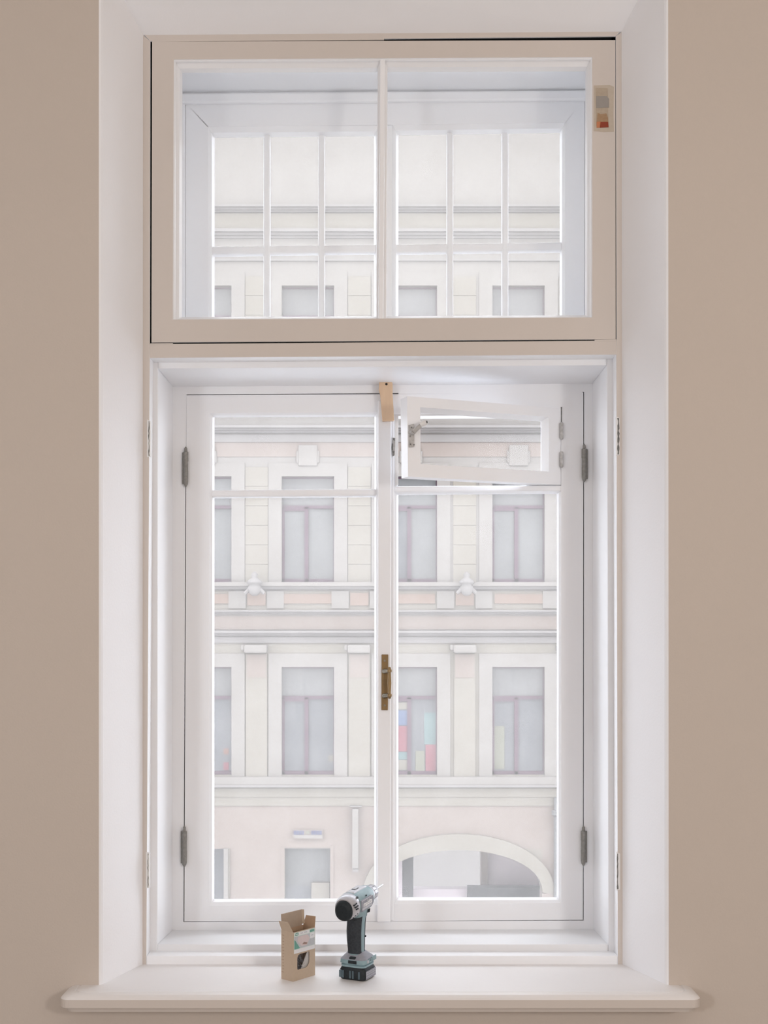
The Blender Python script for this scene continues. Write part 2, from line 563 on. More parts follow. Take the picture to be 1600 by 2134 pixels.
# shims closing parts of the gaps with paint
slab('paint_bridge', [(387, 821), (388.6, 821), (387.5, 930), (385.8, 930)], YO - 0.0003, YO + 0.004, 'paint', W1, 0)
slab('paint_bridge', [(830, 818), (1214, 815.5), (1214, 819), (830, 821)], YO - 0.0003, YO + 0.004, 'paint', W1, 0)

# old hinge leaves left in the jambs from the removed inner sashes
def old_hinge(x0, y0, y1, flip, m='hinge_paint', crack=1.0):
    s = -1 if flip else 1
    h = slab('hinge_leaf', [(x0 - 3, y0), (x0 + 4, y0 + 3), (x0 + 4, y1 - 2), (x0 - 3, y1)], YF - 0.0012, YF + 0.01, 'paint_old',
             W1, 0.0006)
    rnd = random.Random(int(x0 + y0))
    a, b = [], []
    n = 14
    for k in range(n + 1):
        y = y0 + 3 + (y1 - y0 - 6) * k / n
        c = x0 + s * 1.2 + rnd.uniform(-0.5, 0.5)
        wdt = rnd.uniform(0.35, 1.5) * crack
        a.append((c - wdt, y))
        b.append((c + wdt, y))
    slab('crack', a + b[::-1], YF - 0.0016, YF + 0.002, 'crack_dark', h, 0)


old_hinge(309, 874, 953, False, crack=0.9)
old_hinge(1287, 868, 950, False, crack=1.7)
old_hinge(307, 1776, 1852, False, crack=0.6)
old_hinge(1288, 1776, 1856, True, crack=1.1)

# ----------------------------------------------------------------------------
# window_2: the fixed inner sash of the upper light
# ----------------------------------------------------------------------------
W2 = empty('window_2', (0, YF, 2.1), 'white inner fanlight sash with two wide panes and a paint test patch', 'window',
           'structure')
A = [(317, 87), (1282, 83.5), (1282.6, 706.8), (315.5, 713.6)]
M = [(362, 124), (1234, 119), (1234, 661.5), (360, 666)]
G = [(380, 152), (1219.5, 149), (1219, 657), (379, 661)]
slab('top_rail', [A[0], A[1], (A[1][0] - 48, M[1][1]), (A[0][0] + 45, M[0][1])], YF - 0.001, YF + 0.038, 'paint', W2, 0, face='paint_room_lit')
slab('stile', [A[0], M[0], M[3], A[3]], YF - 0.001, YF + 0.038, 'paint', W2, 0, face='paint_room_lit')
slab('stile', [M[1], A[1], A[2], M[2]], YF - 0.001, YF + 0.038, 'paint', W2, 0, face='paint_room_lit')
slab('bottom_rail', [A[3], M[3], M[2], A[2]], YF - 0.001, YF + 0.038, 'paint', W2, 0, face='paint_room_lit')
# stepped rebate behind the rails
bead('glazing_bead', M, [(367, 131), (1228.5, 126.5), (1228.5, 662), (365.5, 667)], YF + 0.001, YF + 0.008, 'paint', W2)
bead('glazing_bead', [(367, 131), (1228.5, 126.5), (1228.5, 662), (365.5, 667)], G, YF + 0.010, YF + 0.032, 'paint', W2)
slab('mullion', [(791.5, 122), (802.5, 122), (799, 668), (788, 668)], YF + 0.001, YF + 0.036, 'paint', W2, 0.003)
slab('mullion_moulding', [(787, 128), (807.5, 128), (805.5, 668), (783.5, 668)], YF + 0.013, YF + 0.036, 'paint', W2, 0.004)
pane([(372, 144), (797, 143), (795, 668), (371, 668)], YF + 0.033, W2, 'pane_haze')
pane([(797, 143), (1226, 140), (1226, 668), (795, 668)], YF + 0.033, W2, 'pane_haze')
# scraped paint test patch
pp = slab('paint_patch', [(1237, 178), (1270, 177), (1279, 181), (1278, 240), (1279, 274), (1258, 275), (1237, 273)],
          YF - 0.0016, YF, 'patch_beige', W2, 0)
tag(pp, 'scraped patch showing older layers of paint')
YP = YF - 0.0022
slab('paint_layer', [(1241, 183), (1266, 184), (1268, 262), (1242, 262)], YF - 0.0019, YF, 'patch_tan', pp, 0)
slab('paint_layer', [(1242, 200), (1264, 200), (1269, 206), (1269, 224), (1242, 225)], YP, YF, 'patch_grey', pp, 0)
slab('paint_layer', [(1245, 235), (1252, 238), (1263, 236), (1267, 246), (1267, 255), (1243, 255)], YP, YF, 'patch_brown', pp, 0)
slab('paint_layer', [(1243, 254), (1251, 253), (1250, 266), (1243, 266)], YP - 0.0003, YF, 'patch_orange', pp, 0)
slab('paint_layer', [(1251, 254), (1267, 254), (1268, 265), (1249.5, 266)], YP - 0.0003, YF, 'patch_red', pp, 0)

# ----------------------------------------------------------------------------
# window_3: the outer sash of the upper light, twelve panes
# ----------------------------------------------------------------------------
W3 = empty('window_3', (0, YO, 2.1), 'white outer fanlight sash divided by thin bars into twelve small panes', 'window',
           'structure')
ys0 = YO + 0.002
slab('top_rail', [(387, 215), (1218, 207), (1178, 256), (432, 264)], ys0, YO + 0.042, 'paint', W3, 0)
slab('stile', [(387, 215), (434, 264), (434, 700), (387, 747)], ys0, YO + 0.042, 'paint', W3, 0)
slab('stile', [(1177, 256), (1218, 207), (1217, 741), (1177, 696)], ys0, YO + 0.042, 'paint', W3, 0)
slab('bottom_rail', [(434, 700), (1177, 696), (1217, 741), (387, 747)], ys0, YO + 0.042, 'paint', W3, 0)
slab('mullion', [(789, 262), (818, 260), (818, 698), (789, 700)], ys0, YO + 0.042, 'paint', W3, 0.002)
bead('glazing_bead', [(434, 264), (789, 261), (789, 700), (434, 700)], [(447, 287), (779, 284), (779, 694), (447, 694)],
     ys0 + 0.001, YO + 0.026, 'paint', W3)
bead('glazing_bead', [(818, 260), (1177, 256), (1177, 696), (818, 700)], [(830, 282), (1166, 277), (1166, 690), (830, 694)],
     ys0 + 0.001, YO + 0.026, 'paint', W3)
for x in (555.5, 669.5):
    slab('glazing_bar', [(x - 7, 280), (x + 7, 280), (x + 7, 696), (x - 7, 696)], YO + 0.012, YO + 0.034, 'paint', W3, 0.004)
for x in (937.5, 1052.5):
    slab('glazing_bar', [(x - 7, 275), (x + 7, 275), (x + 7, 696), (x - 7, 696)], YO + 0.012, YO + 0.034, 'paint', W3, 0.004)
slab('glazing_bar', [(440, 513), (786, 509), (786, 526), (440, 531)], YO + 0.014, YO + 0.034, 'paint', W3, 0.004)
slab('glazing_bar', [(822, 509), (1172, 504), (1172, 522), (822, 527)], YO + 0.014, YO + 0.034, 'paint', W3, 0.004)
for xs in ((444, 555.5, 669.5, 783), (826, 937.5, 1052.5, 1170)):
    for k in range(3):
        for y0, y1 in ((272, 518), (518, 696)):
            pane(rect(xs[k], y0, xs[k + 1], y1), YO + 0.026, W3, 'pane_haze')


# ----------------------------------------------------------------------------
# window_4 / window_5: the two outer casements
# ----------------------------------------------------------------------------
def barrel_hinge(parent, x, y0, y1):
    """barrel hinge with pointed finial, centre line at px x"""
    p0, p1 = P(x, y1, YO - 0.008), P(x, y0, YO - 0.008)
    cx, cy, z0, z1 = p0.x, YO - 0.008, p0.z, p1.z
    h = z1 - z0
    prof = [(z0 - 0.002, 0.0015), (z0 + 0.004, 0.0048), (z0 + 0.010, 0.0058), (z0 + 0.034 * h / 0.09, 0.006), (z0 + h * 0.36, 0.0056),
            (z0 + h * 0.62, 0.0056), (z0 + h * 0.64, 0.0062), (z0 + h * 0.86, 0.0062), (z0 + h * 0.88, 0.0040),
            (z0 + h * 0.96, 0.0034), (z1, 0.001)]
    v, f = lathe_z(cx, cy, prof)
    hb = mk('hinge', v, f, 'hinge_metal', parent, smooth=False)
    s = 1 if x > 800 else -1
    boxw('hinge_leaf', (min(cx, cx + s * 0.009), YO - 0.006, z0 + 0.006), (max(cx, cx + s * 0.009), YO + 0.001, z0 + h * 0.86),
         'hinge_metal', hb)


W4 = empty('window_4', (-0.24, YO, 0.8), 'left white casement sash, tall pane under a short one, grey hinges on its outer edge',
           'window', 'structure')
cf, cb = YO - 0.001, YO + 0.04
A = [(388.6, 823.6), (799, 821.5), (799, 1919.5), (384, 1920)]
M = [(437, 861), (788, 859), (788, 1886), (435, 1887)]
G = [(447, 870), (780, 868.5), (779.5, 1872), (446.5, 1873.5)]
slab('top_rail', [A[0], A[1], (799, 859), (437, 861)], cf, cb, 'paint', W4, 0)
slab('stile', [A[0], M[0], M[3], A[3]], cf, cb, 'paint', W4, 0)
slab('stile', [(788, 859), (799, 859), (799, 1886), (788, 1886)], cf, cb, 'paint', W4, 0)
slab('bottom_rail', [A[3], M[3], (799, 1886), A[2]], cf, cb, 'paint', W4, 0)
bead('glazing_bead', M, G, cf + 0.001, YO + 0.022, 'paint', W4)
slab('glazing_bar', [(440, 1021), (785, 1018.5), (785, 1033.5), (440, 1036)], YO + 0.006, YO + 0.034, 'paint', W4, 0.005, seg=3)
pane([(440, 865), (784, 864), (784, 1027), (440, 1028)], YO + 0.022, W4)
pane([(440, 1028), (784, 1027), (784, 1878), (440, 1880)], YO + 0.022, W4)
barrel_hinge(W4, 387, 931, 1013)
barrel_hinge(W4, 384, 1721, 1805)

W5 = empty('window_5', (0.24, YO, 0.8), 'right white casement sash with brass pull handle and an opening for the small vent',
           'window', 'structure')
A = [(800.5, 821.5), (1215.2, 818.5), (1214.3, 1917), (801, 1919.5)]
slab('top_rail', [A[0], A[1], (1169, 861), (822, 863)], cf, cb, 'paint', W5, 0)
slab('stile', [A[0], (822, 863), (821, 1884), A[3]], cf, cb, 'paint', W5, 0)
slab('stile', [(1169, 861), A[1], A[2], (1169, 1882)], cf, cb, 'paint', W5, 0)
slab('bottom_rail', [(821, 1884), (1169, 1882), A[2], A[3]], cf, cb, 'paint', W5, 0)
slab('vent_rebate', [(822, 863), (830, 866), (829.5, 1011), (822, 1013)], YO + 0.002, cb, 'paint_old', W5, 0.0008)
slab('vent_rebate', [(822, 863), (1169, 861), (1169, 865), (830, 867)], YO + 0.002, cb, 'paint_old', W5, 0.0008)
slab('vent_rebate', [(1160, 866), (1169, 863), (1169, 1011), (1160, 1010)], YO + 0.004, cb, 'paint_old', W5, 0.0008)
slab('glazing_bar', [(820, 1013), (1170, 1011), (1170, 1023.5), (820, 1025.5)], cf, cb, 'paint', W5, 0.003)
M = [(821, 1025), (1169, 1023), (1169, 1882), (821, 1884)]
G = [(830, 1032), (1160, 1029), (1159.5, 1870), (830, 1870)]
bead('glazing_bead', M, G, cf + 0.001, YO + 0.022, 'paint', W5)
pane([(825, 1026), (1165, 1024), (1165, 1876), (825, 1877)], YO + 0.022, W5)
# meeting strip covering the joint of the two casements
slab('meeting_strip', [(787.5, 834), (815.5, 834), (814, 1921.5), (786, 1922)], YO - 0.018, YO + 0.001, 'paint', W5, 0.003)
slab('meeting_strip', [(814, 866), (821.5, 866), (820.5, 1919), (813, 1919)], YO - 0.008, YO + 0.001, 'paint', W5, 0.002)
barrel_hinge(W5, 1217, 925, 1003)
barrel_hinge(W5, 1215.5, 1721, 1803)

# brass pull handle
Yh = YO - 0.018
hp = slab('handle', [(795, 1364), (809, 1364), (808, 1480), (794.5, 1480)], Yh - 0.004, Yh, 'brass', W5, 0.0012)
tag(hp, 'brass handle plate')
for y in (1399, 1450):
    v, f = tube(P(800, y, Yh - 0.004), P(811, y - 1, Yh - 0.020), 0.0062, 0.005)
    mk('post', v, f, 'brass_bright', hp, smooth=False)
    c = P(811.5, y - 1, Yh - 0.022)
    v, f = lathe_z(c.x, c.y, [(c.z - 0.0035, 0.0042), (c.z - 0.0025, 0.0055), (c.z + 0.0025, 0.0055), (c.z + 0.0035, 0.0042)])
    mk('collar', v, f, 'brass', hp)
a, b = P(811.5, 1456, Yh - 0.022), P(811.5, 1390, Yh - 0.022)
hgt = b.z - a.z
v, f = lathe_z(a.x, a.y, [(a.z, 0.0028), (a.z + 0.004, 0.0042), (a.z + 0.012, 0.0034), (a.z + hgt * .5, 0.0046), (b.z - 0.012, 0.0034),
                          (b.z - 0.004, 0.0040), (b.z, 0.0026)])
tag(mk('grip', v, f, 'brass', hp, smooth=True), 'turned brass grip bar')
for y in (1377, 1470):
    v, f = tube(P(801.5, y, Yh - 0.0048), P(801.5, y, Yh - 0.003), 0.0028)
    mk('screw', v, f, 'brass_bright', hp)
# strike plate of the vent latch, flaking paint
st = slab('strike_plate', [(818, 912), (824, 913), (823, 948), (818, 951)], YO - 0.011, YO - 0.007, 'hinge_paint', W5, 0.0005)
for q in ([(818, 913), (822.5, 914), (822, 919), (819, 917)], [(817, 925), (819, 923), (818.5, 939), (816.5, 937)],
          [(817.5, 940), (822, 940), (821, 944), (818, 944)], [(818, 945), (820, 945), (820, 950), (818, 950)]):
    slab('chip', q, YO - 0.0115, YO - 0.009, 'crack_dark', st, 0)

# ----------------------------------------------------------------------------
# window_6: the small vent sash, swung open into the room
# ----------------------------------------------------------------------------
YV = 2.70
W6 = empty('window_6', P(1010, 1000, 2.78), 'small white hinged vent sash standing ajar at the top of the right casement', 'window',
           'structure')
HT, HB = P(1168.5, 851, YO - 0.003), P(1168.5, 1010.5, YO - 0.003)
FT, FB = P(848, 825.5, YV), P(850, 993, YV)
axis_u = ((FT - HT) + (FB - HB)) * 0.5
nrm = Vector((-axis_u.y, axis_u.x, 0)).normalized()
if nrm.y < 0:
    nrm = -nrm


def VB(u, v_, d=0.0):
    t = HT.lerp(FT, u)
    b_ = HB.lerp(FB, u)
    return t.lerp(b_, v_) + nrm * d


def u_of(px):
    lo, hi = 0.0, 1.0
    for _ in range(40):
        mid = (lo + hi) / 2
        p = VB(mid, 0.5)
        if CX + p.x / p.y * F > px:
            lo = mid
        else:
            hi = mid
    return (lo + hi) / 2


def vpiece(name, uv, d0, d1, m, bevel=0.0012, parent=None, uv1=None):
    fr = [VB(a, b_, d0) for a, b_ in uv]
    bk = [VB(a, b_, d1) for a, b_ in (uv1 or uv)]
    v, f = prism(fr, bk)
    return mk(name, v, f, m, parent or W6, bevel)


uL, uR = u_of(876), u_of(1143)
vT, vB_ = 0.125, 0.835
TH = 0.036
vpiece('stile', [(1, 0), (uL, 0), (uL, 1), (1, 1)], 0, TH, 'paint', 0)
vpiece('stile', [(uR, 0), (0, 0), (0, 1), (uR, 1)], 0, TH, 'paint', 0)
vpiece('top_rail', [(uL, 0), (uR, 0), (uR, vT), (uL, vT)], 0, TH, 'paint', 0)
vpiece('bottom_rail', [(uL, vB_), (uR, vB_), (uR, 1), (uL, 1)], 0, TH, 'paint', 0)
du, dv = 0.022, 0.045
o4 = [(uL, vT), (uR, vT), (uR, vB_), (uL, vB_)]
i4 = [(uL - du, vT + dv), (uR + du, vT + dv), (uR + du, vB_ - dv * .4), (uL - du, vB_ - dv * .4)]
vv = [VB(a, b_, 0.001) for a, b_ in o4] + [VB(a, b_, 0.02) for a, b_ in i4] + [VB(a, b_, 0.02) for a, b_ in o4]
ff = []
for i in range(4):
    j = (i + 1) % 4
    ff += [[i, j, 4 + j, 4 + i], [4 + i, 4 + j, 8 + j, 8 + i], [8 + i, 8 + j, j, i]]
mk('glazing_bead', vv, ff, 'paint', W6)
vpiece('pane', [(uL - .01, vT + .01), (uR + .01, vT + .01), (uR + .01, vB_ - .01), (uL - .01, vB_ - .01)], 0.021, 0.024,
       'pane_haze', 0)
# latch: worn painted plate, lever and knob
uA, uB = u_of(851), u_of(862)
lt = vpiece('latch', [(uA, 0.36), (uB, 0.34), (uB, 0.63), (uA, 0.64)], -0.004, 0, 'hinge_paint', 0.001)
tag(lt, 'worn cast latch with flaking paint')
lp = VB(u_of(859), 0.40, -0.010)
v, f = join(tube(VB(u_of(857), 0.45, 0), VB(u_of(857), 0.45, -0.014), 0.008, 0.006),
            tube(VB(u_of(857), 0.45, -0.012), VB(u_of(872), 0.355, -0.026), 0.0055, 0.0045))
mk('lever', v, f, 'hinge_paint', lt)
v, f = tube(VB(u_of(868), 0.37, -0.024), VB(u_of(876), 0.345, -0.034), 0.006, 0.0066)
mk('knob', v, f, 'paint_old', lt)
v, f = tube(VB(u_of(874.5), 0.345, -0.0335), VB(u_of(876.3), 0.345, -0.036), 0.003, 0.003)
mk('screw', v, f, 'crack_dark', lt)
for uu, v0 in ((853.5, 0.60), (860.5, 0.605), (856, 0.39), (853, 0.50)):
    v, f = tube(VB(u_of(uu), v0, -0.0052), VB(u_of(uu), v0, -0.003), 0.0016)
    mk('chip', v, f, 'crack_dark', lt)
for y0, y1 in ((880, 916), (941, 975)):
    c0, c1 = P(1170, y1, YO - 0.009), P(1170, y0, YO - 0.009)
    v, f = lathe_z(c0.x, c0.y, [(c0.z, 0.002), (c0.z + 0.003, 0.0042), (c0.z + 0.02, 0.0042), (c0.z + 0.021, 0.0036),
                                (c0.z + 0.023, 0.0042), (c1.z - 0.003, 0.0042), (c1.z, 0.0025)])
    mk('hinge', v, f, 'hinge_paint', W6)
# crack along the hinge side
slab('hinge_gap', [(1168.8, 848), (1170.8, 848), (1170.6, 882), (1169.2, 882)], YO - 0.0035, YO - 0.001, 'crack_dark', W6, 0)

# ----------------------------------------------------------------------------
# wooden turn button
# ----------------------------------------------------------------------------
tb = empty('turn_button', P(805, 835, YO - 0.03), 'bare wooden turn button screwed to the frame above the meeting strip',
           'latch')
slab('wooden_bar', [(790, 790), (815, 789), (818, 800), (818, 822), (821.5, 876), (796.5, 877), (792, 822), (789, 812)],
     YO - 0.032, YO - 0.019, 'raw_wood', tb, 0.0015)
c = P(805, 800.5, YO - 0.0325)
v, f = tube(c, c + Vector((0, 0.002, 0)), 0.0030)
tag(mk('screw', v, f, 'nail', tb), 'dark screw head')
c = P(805, 806, YO - 0.02)
boxw('spacer', (c.x - 0.008, YO - 0.019, c.z - 0.01), (c.x + 0.008, YO, c.z + 0.008), 'raw_wood', tb)

# ----------------------------------------------------------------------------
# cordless drill on the sill
# ----------------------------------------------------------------------------
AZ = math.radians(25)
DR = empty('cordless_drill', (-0.059, 2.520, ZS), 'dusty teal and black cordless drill standing on its battery on the sill',
           'drill', rotz=math.pi / 2 - AZ)


PITCH = None      # pitch of the barrel against the foot, set while the barrel is built


def dm(name, vf, m, parent=DR, smooth=False, bevel=0.0):
    v, f = vf
    if PITCH is not None:
        cp, sp_ = math.cos(PITCH), math.sin(PITCH)
        w_ = []
        for a, b, c in v:
            a = a * 0.9 if a > 0 else a
            w_.append((a * cp - (c - 148) * sp_, b, 148 + a * sp_ + (c - 148) * cp))
        v = w_
    v = [(a / 1000, b / 1000, c / 1000) for a, b, c in v]
    o = mk(name, v, f, m, parent, bevel, smooth=smooth, local=True)
    if smooth:
        e = o.modifiers.new('split', 'EDGE_SPLIT')
        e.split_angle = math.radians(40)
    return o


def dbox(x0, x1, y0, y1, z0, z1):
    return prism([(x0, y0, z0), (x1, y0, z0), (x1, y1, z0), (x0, y1, z0)], [(x0, y0, z1), (x1, y0, z1), (x1, y1, z1), (x0, y1, z1)])


# battery pack
bat = dm('battery', loft([ring_z(0.3, 8, 0, 25, 27, 40, 6), ring_z(3, 8, 0, 27.5, 29.5, 40, 8), ring_z(21, 8, 0, 28, 30.2, 40, 8),
                          ring_z(25, 8, 0, 26.5, 28.5, 40, 7), ring_z(27, 8, 0, 26, 27, 40, 6)]), 'drill_black', smooth=True)
for y in (-17, -3, 3.5, 20):
    dm('rib', dbox(-21.2, -18, y - 2, y + 2, 4, 20), 'drill_teal_dark', bat, bevel=0.0006)
dm('release_tab', dbox(-22, -18, 22, 29, 5, 20), 'drill_teal_dark', bat, bevel=0.001)
dm('battery_label', dbox(-14, 33, -30.9, -30, 3, 20), 'drill_dusty', bat, bevel=0.0004)
for z in (8, 13, 17):
    dm('label_line', dbox(-12, 31, -31.1, -30.6, z - 0.35, z + 0.35), 'drill_silver', bat)
# foot
foot = dm('foot', loft([ring_z(27, 8, 0, 26.5, 28, 40, 6), ring_z(31, 8, 0, 27, 29, 40, 6), ring_z(32, 8, 0, 25, 27, 40, 6),
                        ring_z(34, 8, 0, 25.5, 27.5, 40, 6), ring_z(35, 8, 0, 29, 30.5, 40, 6), ring_z(43, 8, 0, 29, 30.5, 40, 5)]),
          'drill_teal', smooth=True)
dm('foot_top', loft([ring_z(43, 8, 0, 28.9, 30.3, 40, 5), ring_z(48, 8, 0, 23, 26, 40, 4.5), ring_z(53, 7, 0, 18.5, 21, 40, 3.5),
                     ring_z(57, 5, 0, 16, 17, 40, 3)]), 'drill_dusty', foot, smooth=True)
dm('indicator', dbox(-21.6, -19, -12, 8, 35, 42), 'drill_black', foot, bevel=0.001)
dm('clip_screw', tube((-6, -30.2, 39), (-6, -31.6, 39), 3.4), 'drill_silver', foot)
dm('screw', tube((6, -30.0, 40), (6, -31.2, 40), 1.2), 'drill_black', foot)
dm('side_clip', dbox(14, 34, -31.6, -29.5, 36, 46), 'drill_teal', foot, bevel=0.001)
dm('seam', dbox(-4, 26, -31.0, -29.6, 43.2, 44.2), 'drill_teal_dark', foot)
# handle
hs = [(50, 3, 16, 16.5), (62, 2, 16, 16), (80, 1, 18, 17), (100, 1, 20, 17.5), (118, 3, 20, 17.5), (132, 6, 20, 18), (146, 8, 22, 19)]
hd = dm('handle', loft([ring_z(z, cx, 0, rx, ry, 36, 2.6) for z, cx, rx, ry in hs]), 'drill_teal', smooth=True)


def half_grip(back, span):
    rings = []
    for z, cx, rx, ry in hs[:-1]:
        r = []
        n = 18
        for i in range(n):
            t = math.pi / 2 + span + (math.pi - 2 * span) * i / (n - 1)
            a, b = sup(t, rx + 0.9, ry + 0.9, 2.6)
            r.append((cx + a, b, z + (4 if z < 55 else 0)))
        for i in range(n)[::-1]:
            t = math.pi / 2 + span + (math.pi - 2 * span) * i / (n - 1)
            a, b = sup(t, rx - 1, ry - 1, 2.6)
            r.append((cx + a, b, z + (4 if z < 55 else 0)))
        rings.append(r)
    return loft(rings)


dm('grip', half_grip(True, 0.42), 'drill_rubber', hd, smooth=True)
dm('seam', loft([[(cx + a, -ry - 0.5 + b, z) for a, b in ((5.4, 0), (6.6, 0), (6.6, 3), (5.4, 3))] for z, cx, rx, ry in hs]),
   'drill_black', hd)
dm('front_panel', loft([[(cx + a, -ry - 0.6 + b, z) for a, b in ((8, 0.8), (14, 3.5), (13, 6), (8, 5))] for z, cx, rx, ry in hs[1:-1]]),
   'drill_dusty', hd)
dm('screw', tube((9, -17.0, 88), (9, -18.8, 88), 2.1), 'drill_black', hd)
for x in (17, 23):
    dm('vent_slot', prism([(x, -18.2, 136), (x + 2, -18.2, 136), (x + 4.5, -18.2, 143), (x + 2.5, -18.2, 143)],
                          [(x, -20.5, 136), (x + 2, -20.5, 136), (x + 4.5, -20.5, 143), (x + 2.5, -20.5, 143)]), 'drill_black', hd)
dm('trigger', loft([ring_z(112, 22, 0, 7, 7, 20, 2.5), ring_z(122, 25, 0, 9, 7, 20, 2.5), ring_z(134, 27, 0, 8, 7, 20, 2.5)]),
   'drill_black', hd, smooth=True)
# body
ZB = 161
PITCH = math.radians(5)
dm('rear_cap', loft([ring_x(-63, 0, ZB - 4, 11, 12, 40, 2.15), ring_x(-62.5, 0, ZB - 4, 15, 16, 40, 2.15), ring_x(-60, 0, ZB - 4, 18, 19.5, 40, 2.15),
                     ring_x(-55, 0, ZB - 3.5, 20, 21.5, 40, 2.1), ring_x(-49, 0, ZB - 3, 21, 22.4, 40, 2.3)]), 'drill_black', smooth=True)
mh = dm('motor_housing', loft([ring_x(-54.5, 0, ZB - 2, 20.5, 22.4, 40, 2.3), ring_x(-49, 0, ZB - 0.5, 23.6, 25, 40, 2.2),
                               ring_x(-30, 0, ZB, 25.6, 26.2, 40, 2.2), ring_x(-28, 0, ZB, 24.5, 25, 40, 2.2)]), 'drill_silver', smooth=True)
ho = dm('housing', loft([ring_x(-29, 0, ZB, 25, 25.6, 40, 2.3), ring_x(-26, 0, ZB, 26, 26.6, 40, 2.15), ring_x(20, 0, ZB, 26, 26, 40, 2.15),
                         ring_x(38, 0, ZB, 25, 25, 40, 2.4), ring_x(52, 0, ZB, 21.5, 22.5, 40, 2.2), ring_x(56, 0, ZB, 19, 20, 40, 2)]),
        'drill_teal', smooth=True)
dm('neck', loft([ring_z(128, 8, 0, 22, 18, 32, 2.6), ring_z(140, 4, 0, 30, 19.5, 32, 2.8), ring_z(152, 0, 0, 36, 21, 32, 3)]), 'drill_teal', ho,
   smooth=True)
# top cover with the speed switch
dm('top_cover', loft([[(x, y, z) for y, z in ((-11, ZB + 22.5), (-9, ZB + 26.6 + h), (9, ZB + 26.6 + h), (11, ZB + 22.5))]
                      for x, h in ((-27, -1), (-24, 0.6), (30, 0.4), (40, -2.2))]), 'drill_silver', ho, bevel=0.001)
dm('switch_slot', dbox(-8, 12, -4, 6, ZB + 25, ZB + 27.6), 'drill_black', ho, bevel=0.0008)
dm('switch', dbox(-5, 9, -2.6, 3.4, ZB + 26, ZB + 29.2), 'drill_silver', ho, bevel=0.001)
dm('vent_slot', dbox(42, 50, -15, -12, ZB + 14, ZB + 18), 'drill_black', ho, bevel=0.0005)
# side panel with lettering
sp_pts = [(-26, ZB - 13), (22, ZB - 13), (34, ZB - 8), (38, ZB), (34, ZB + 8), (24, ZB + 11), (-26, ZB + 11)]
spn = dm('side_panel', prism([(x, -26.9, z) for x, z in sp_pts], [(x, -23, z) for x, z in sp_pts]), 'drill_dusty', ho, bevel=0.0009)
dm('panel_band', dbox(-24, 24, -27.2, -26, ZB - 10.5, ZB - 6), 'drill_silver', spn, bevel=0.0004)
dm('panel_band', dbox(-24, 30, -27.15, -26, ZB + 8.6, ZB + 9.8), 'drill_silver', spn)
tcu = bpy.data.curves.new('lettering', 'FONT')
tcu.body = 'makita'
tcu.size = 0.0155
tcu.extrude = 0.0003
tcu.shear = 0.2
tcu.offset = 0.0002
tmp = bpy.data.objects.new('lettering_curve', tcu)
COL.objects.link(tmp)
bpy.context.view_layer.update()
tme = bpy.data.meshes.new_from_object(tmp.evaluated_get(bpy.context.evaluated_depsgraph_get()))
bpy.data.objects.remove(tmp)
tme.materials.clear()
tme.materials.append(MAT['lettering_white'])
to = bpy.data.objects.new('lettering', tme)
COL.objects.link(to)
to.parent = spn
to.location = (-0.0199, -0.0273, (ZB - 6.2) / 1000)
to.rotation_euler = (math.pi / 2, -PITCH, 0)
# vents of the motor housing, screws
for k, (x, z) in enumerate([(-52, ZB + 9), (-47, ZB + 9.5), (-42, ZB + 10), (-50, ZB + 4), (-44.5, ZB + 4), (-39, ZB + 4.5), (-46, ZB - 1), (-40, ZB - 1),
                            (-44, ZB - 15), (-37, ZB - 12.5), (-48, ZB - 18)]):
    r2 = 25.3
    y = -math.sqrt(max(1, r2 * r2 - (z - ZB) ** 2)) * 0.99
    dm('vent_slot', dbox(x - 1.7, x + 1.7, y - 1.0, y + 2, z - 1.5, z + 1.5), 'drill_black', mh, bevel=0.0005)
dm('screw', tube((-30, -18, ZB + 18), (-30, -20.5, ZB + 20), 2.4), 'drill_black', mh)
dm('screw', tube((4, -22.5, ZB + 14), (4, -24.6, ZB + 15.2), 1.6), 'drill_black', ho)
# gear case, chuck, bit
gc = dm('gear_case', loft([ring_x(50, 0, ZB, 21, 21.6, 36), ring_x(58, 0, ZB, 20, 20.5, 36), ring_x(65, 0, ZB, 17.5, 18, 36), ring_x(68, 0, ZB, 14, 14, 36)]),
        'drill_silver', smooth=True)
ck = dm('chuck', loft([ring_x(67, 0, ZB, 14, 14, 32), ring_x(69, 0, ZB, 16.5, 16.5, 32), ring_x(84, 0, ZB, 16.5, 16.5, 32), ring_x(86, 0, ZB, 15.5, 15.5, 32),
                       ring_x(94, 0, ZB, 13.5, 13.5, 32), ring_x(99, 0, ZB, 9.5, 9.5, 32)]), 'drill_silver', smooth=True)
for k in range(12):
    t = 2 * math.pi * k / 12
    c, s = math.cos(t), math.sin(t)
    dm('grip_rib', tube((70, 16.3 * c, ZB + 16.3 * s), (84, 16.3 * c, ZB + 16.3 * s), 0.8, n=6), 'drill_dusty', ck)
dm('nose_ring', loft([ring_x(98, 0, ZB, 9.5, 9.5, 24), ring_x(101, 0, ZB, 8, 8, 24), ring_x(103, 0, ZB, 5.5, 5.5, 24)]), 'drill_black', ck, smooth=True)
dm('bit', loft([ring_x(101, 0, ZB, 3.2, 3.2, 6), ring_x(116, 0, ZB, 3.2, 3.2, 6), ring_x(117, 0, ZB, 2.3, 2.3, 6), ring_x(146, 0, ZB, 2.3, 2.3, 6),
                ring_x(152, 0, ZB, 0.8, 0.8, 6)]), 'drill_steel')

PITCH = None
dm('heel_shadow', dbox(-19.5, -8, -8, 7, 41, 49), 'drill_black', foot, bevel=0.002)  # black block painted as the shadow below the handle

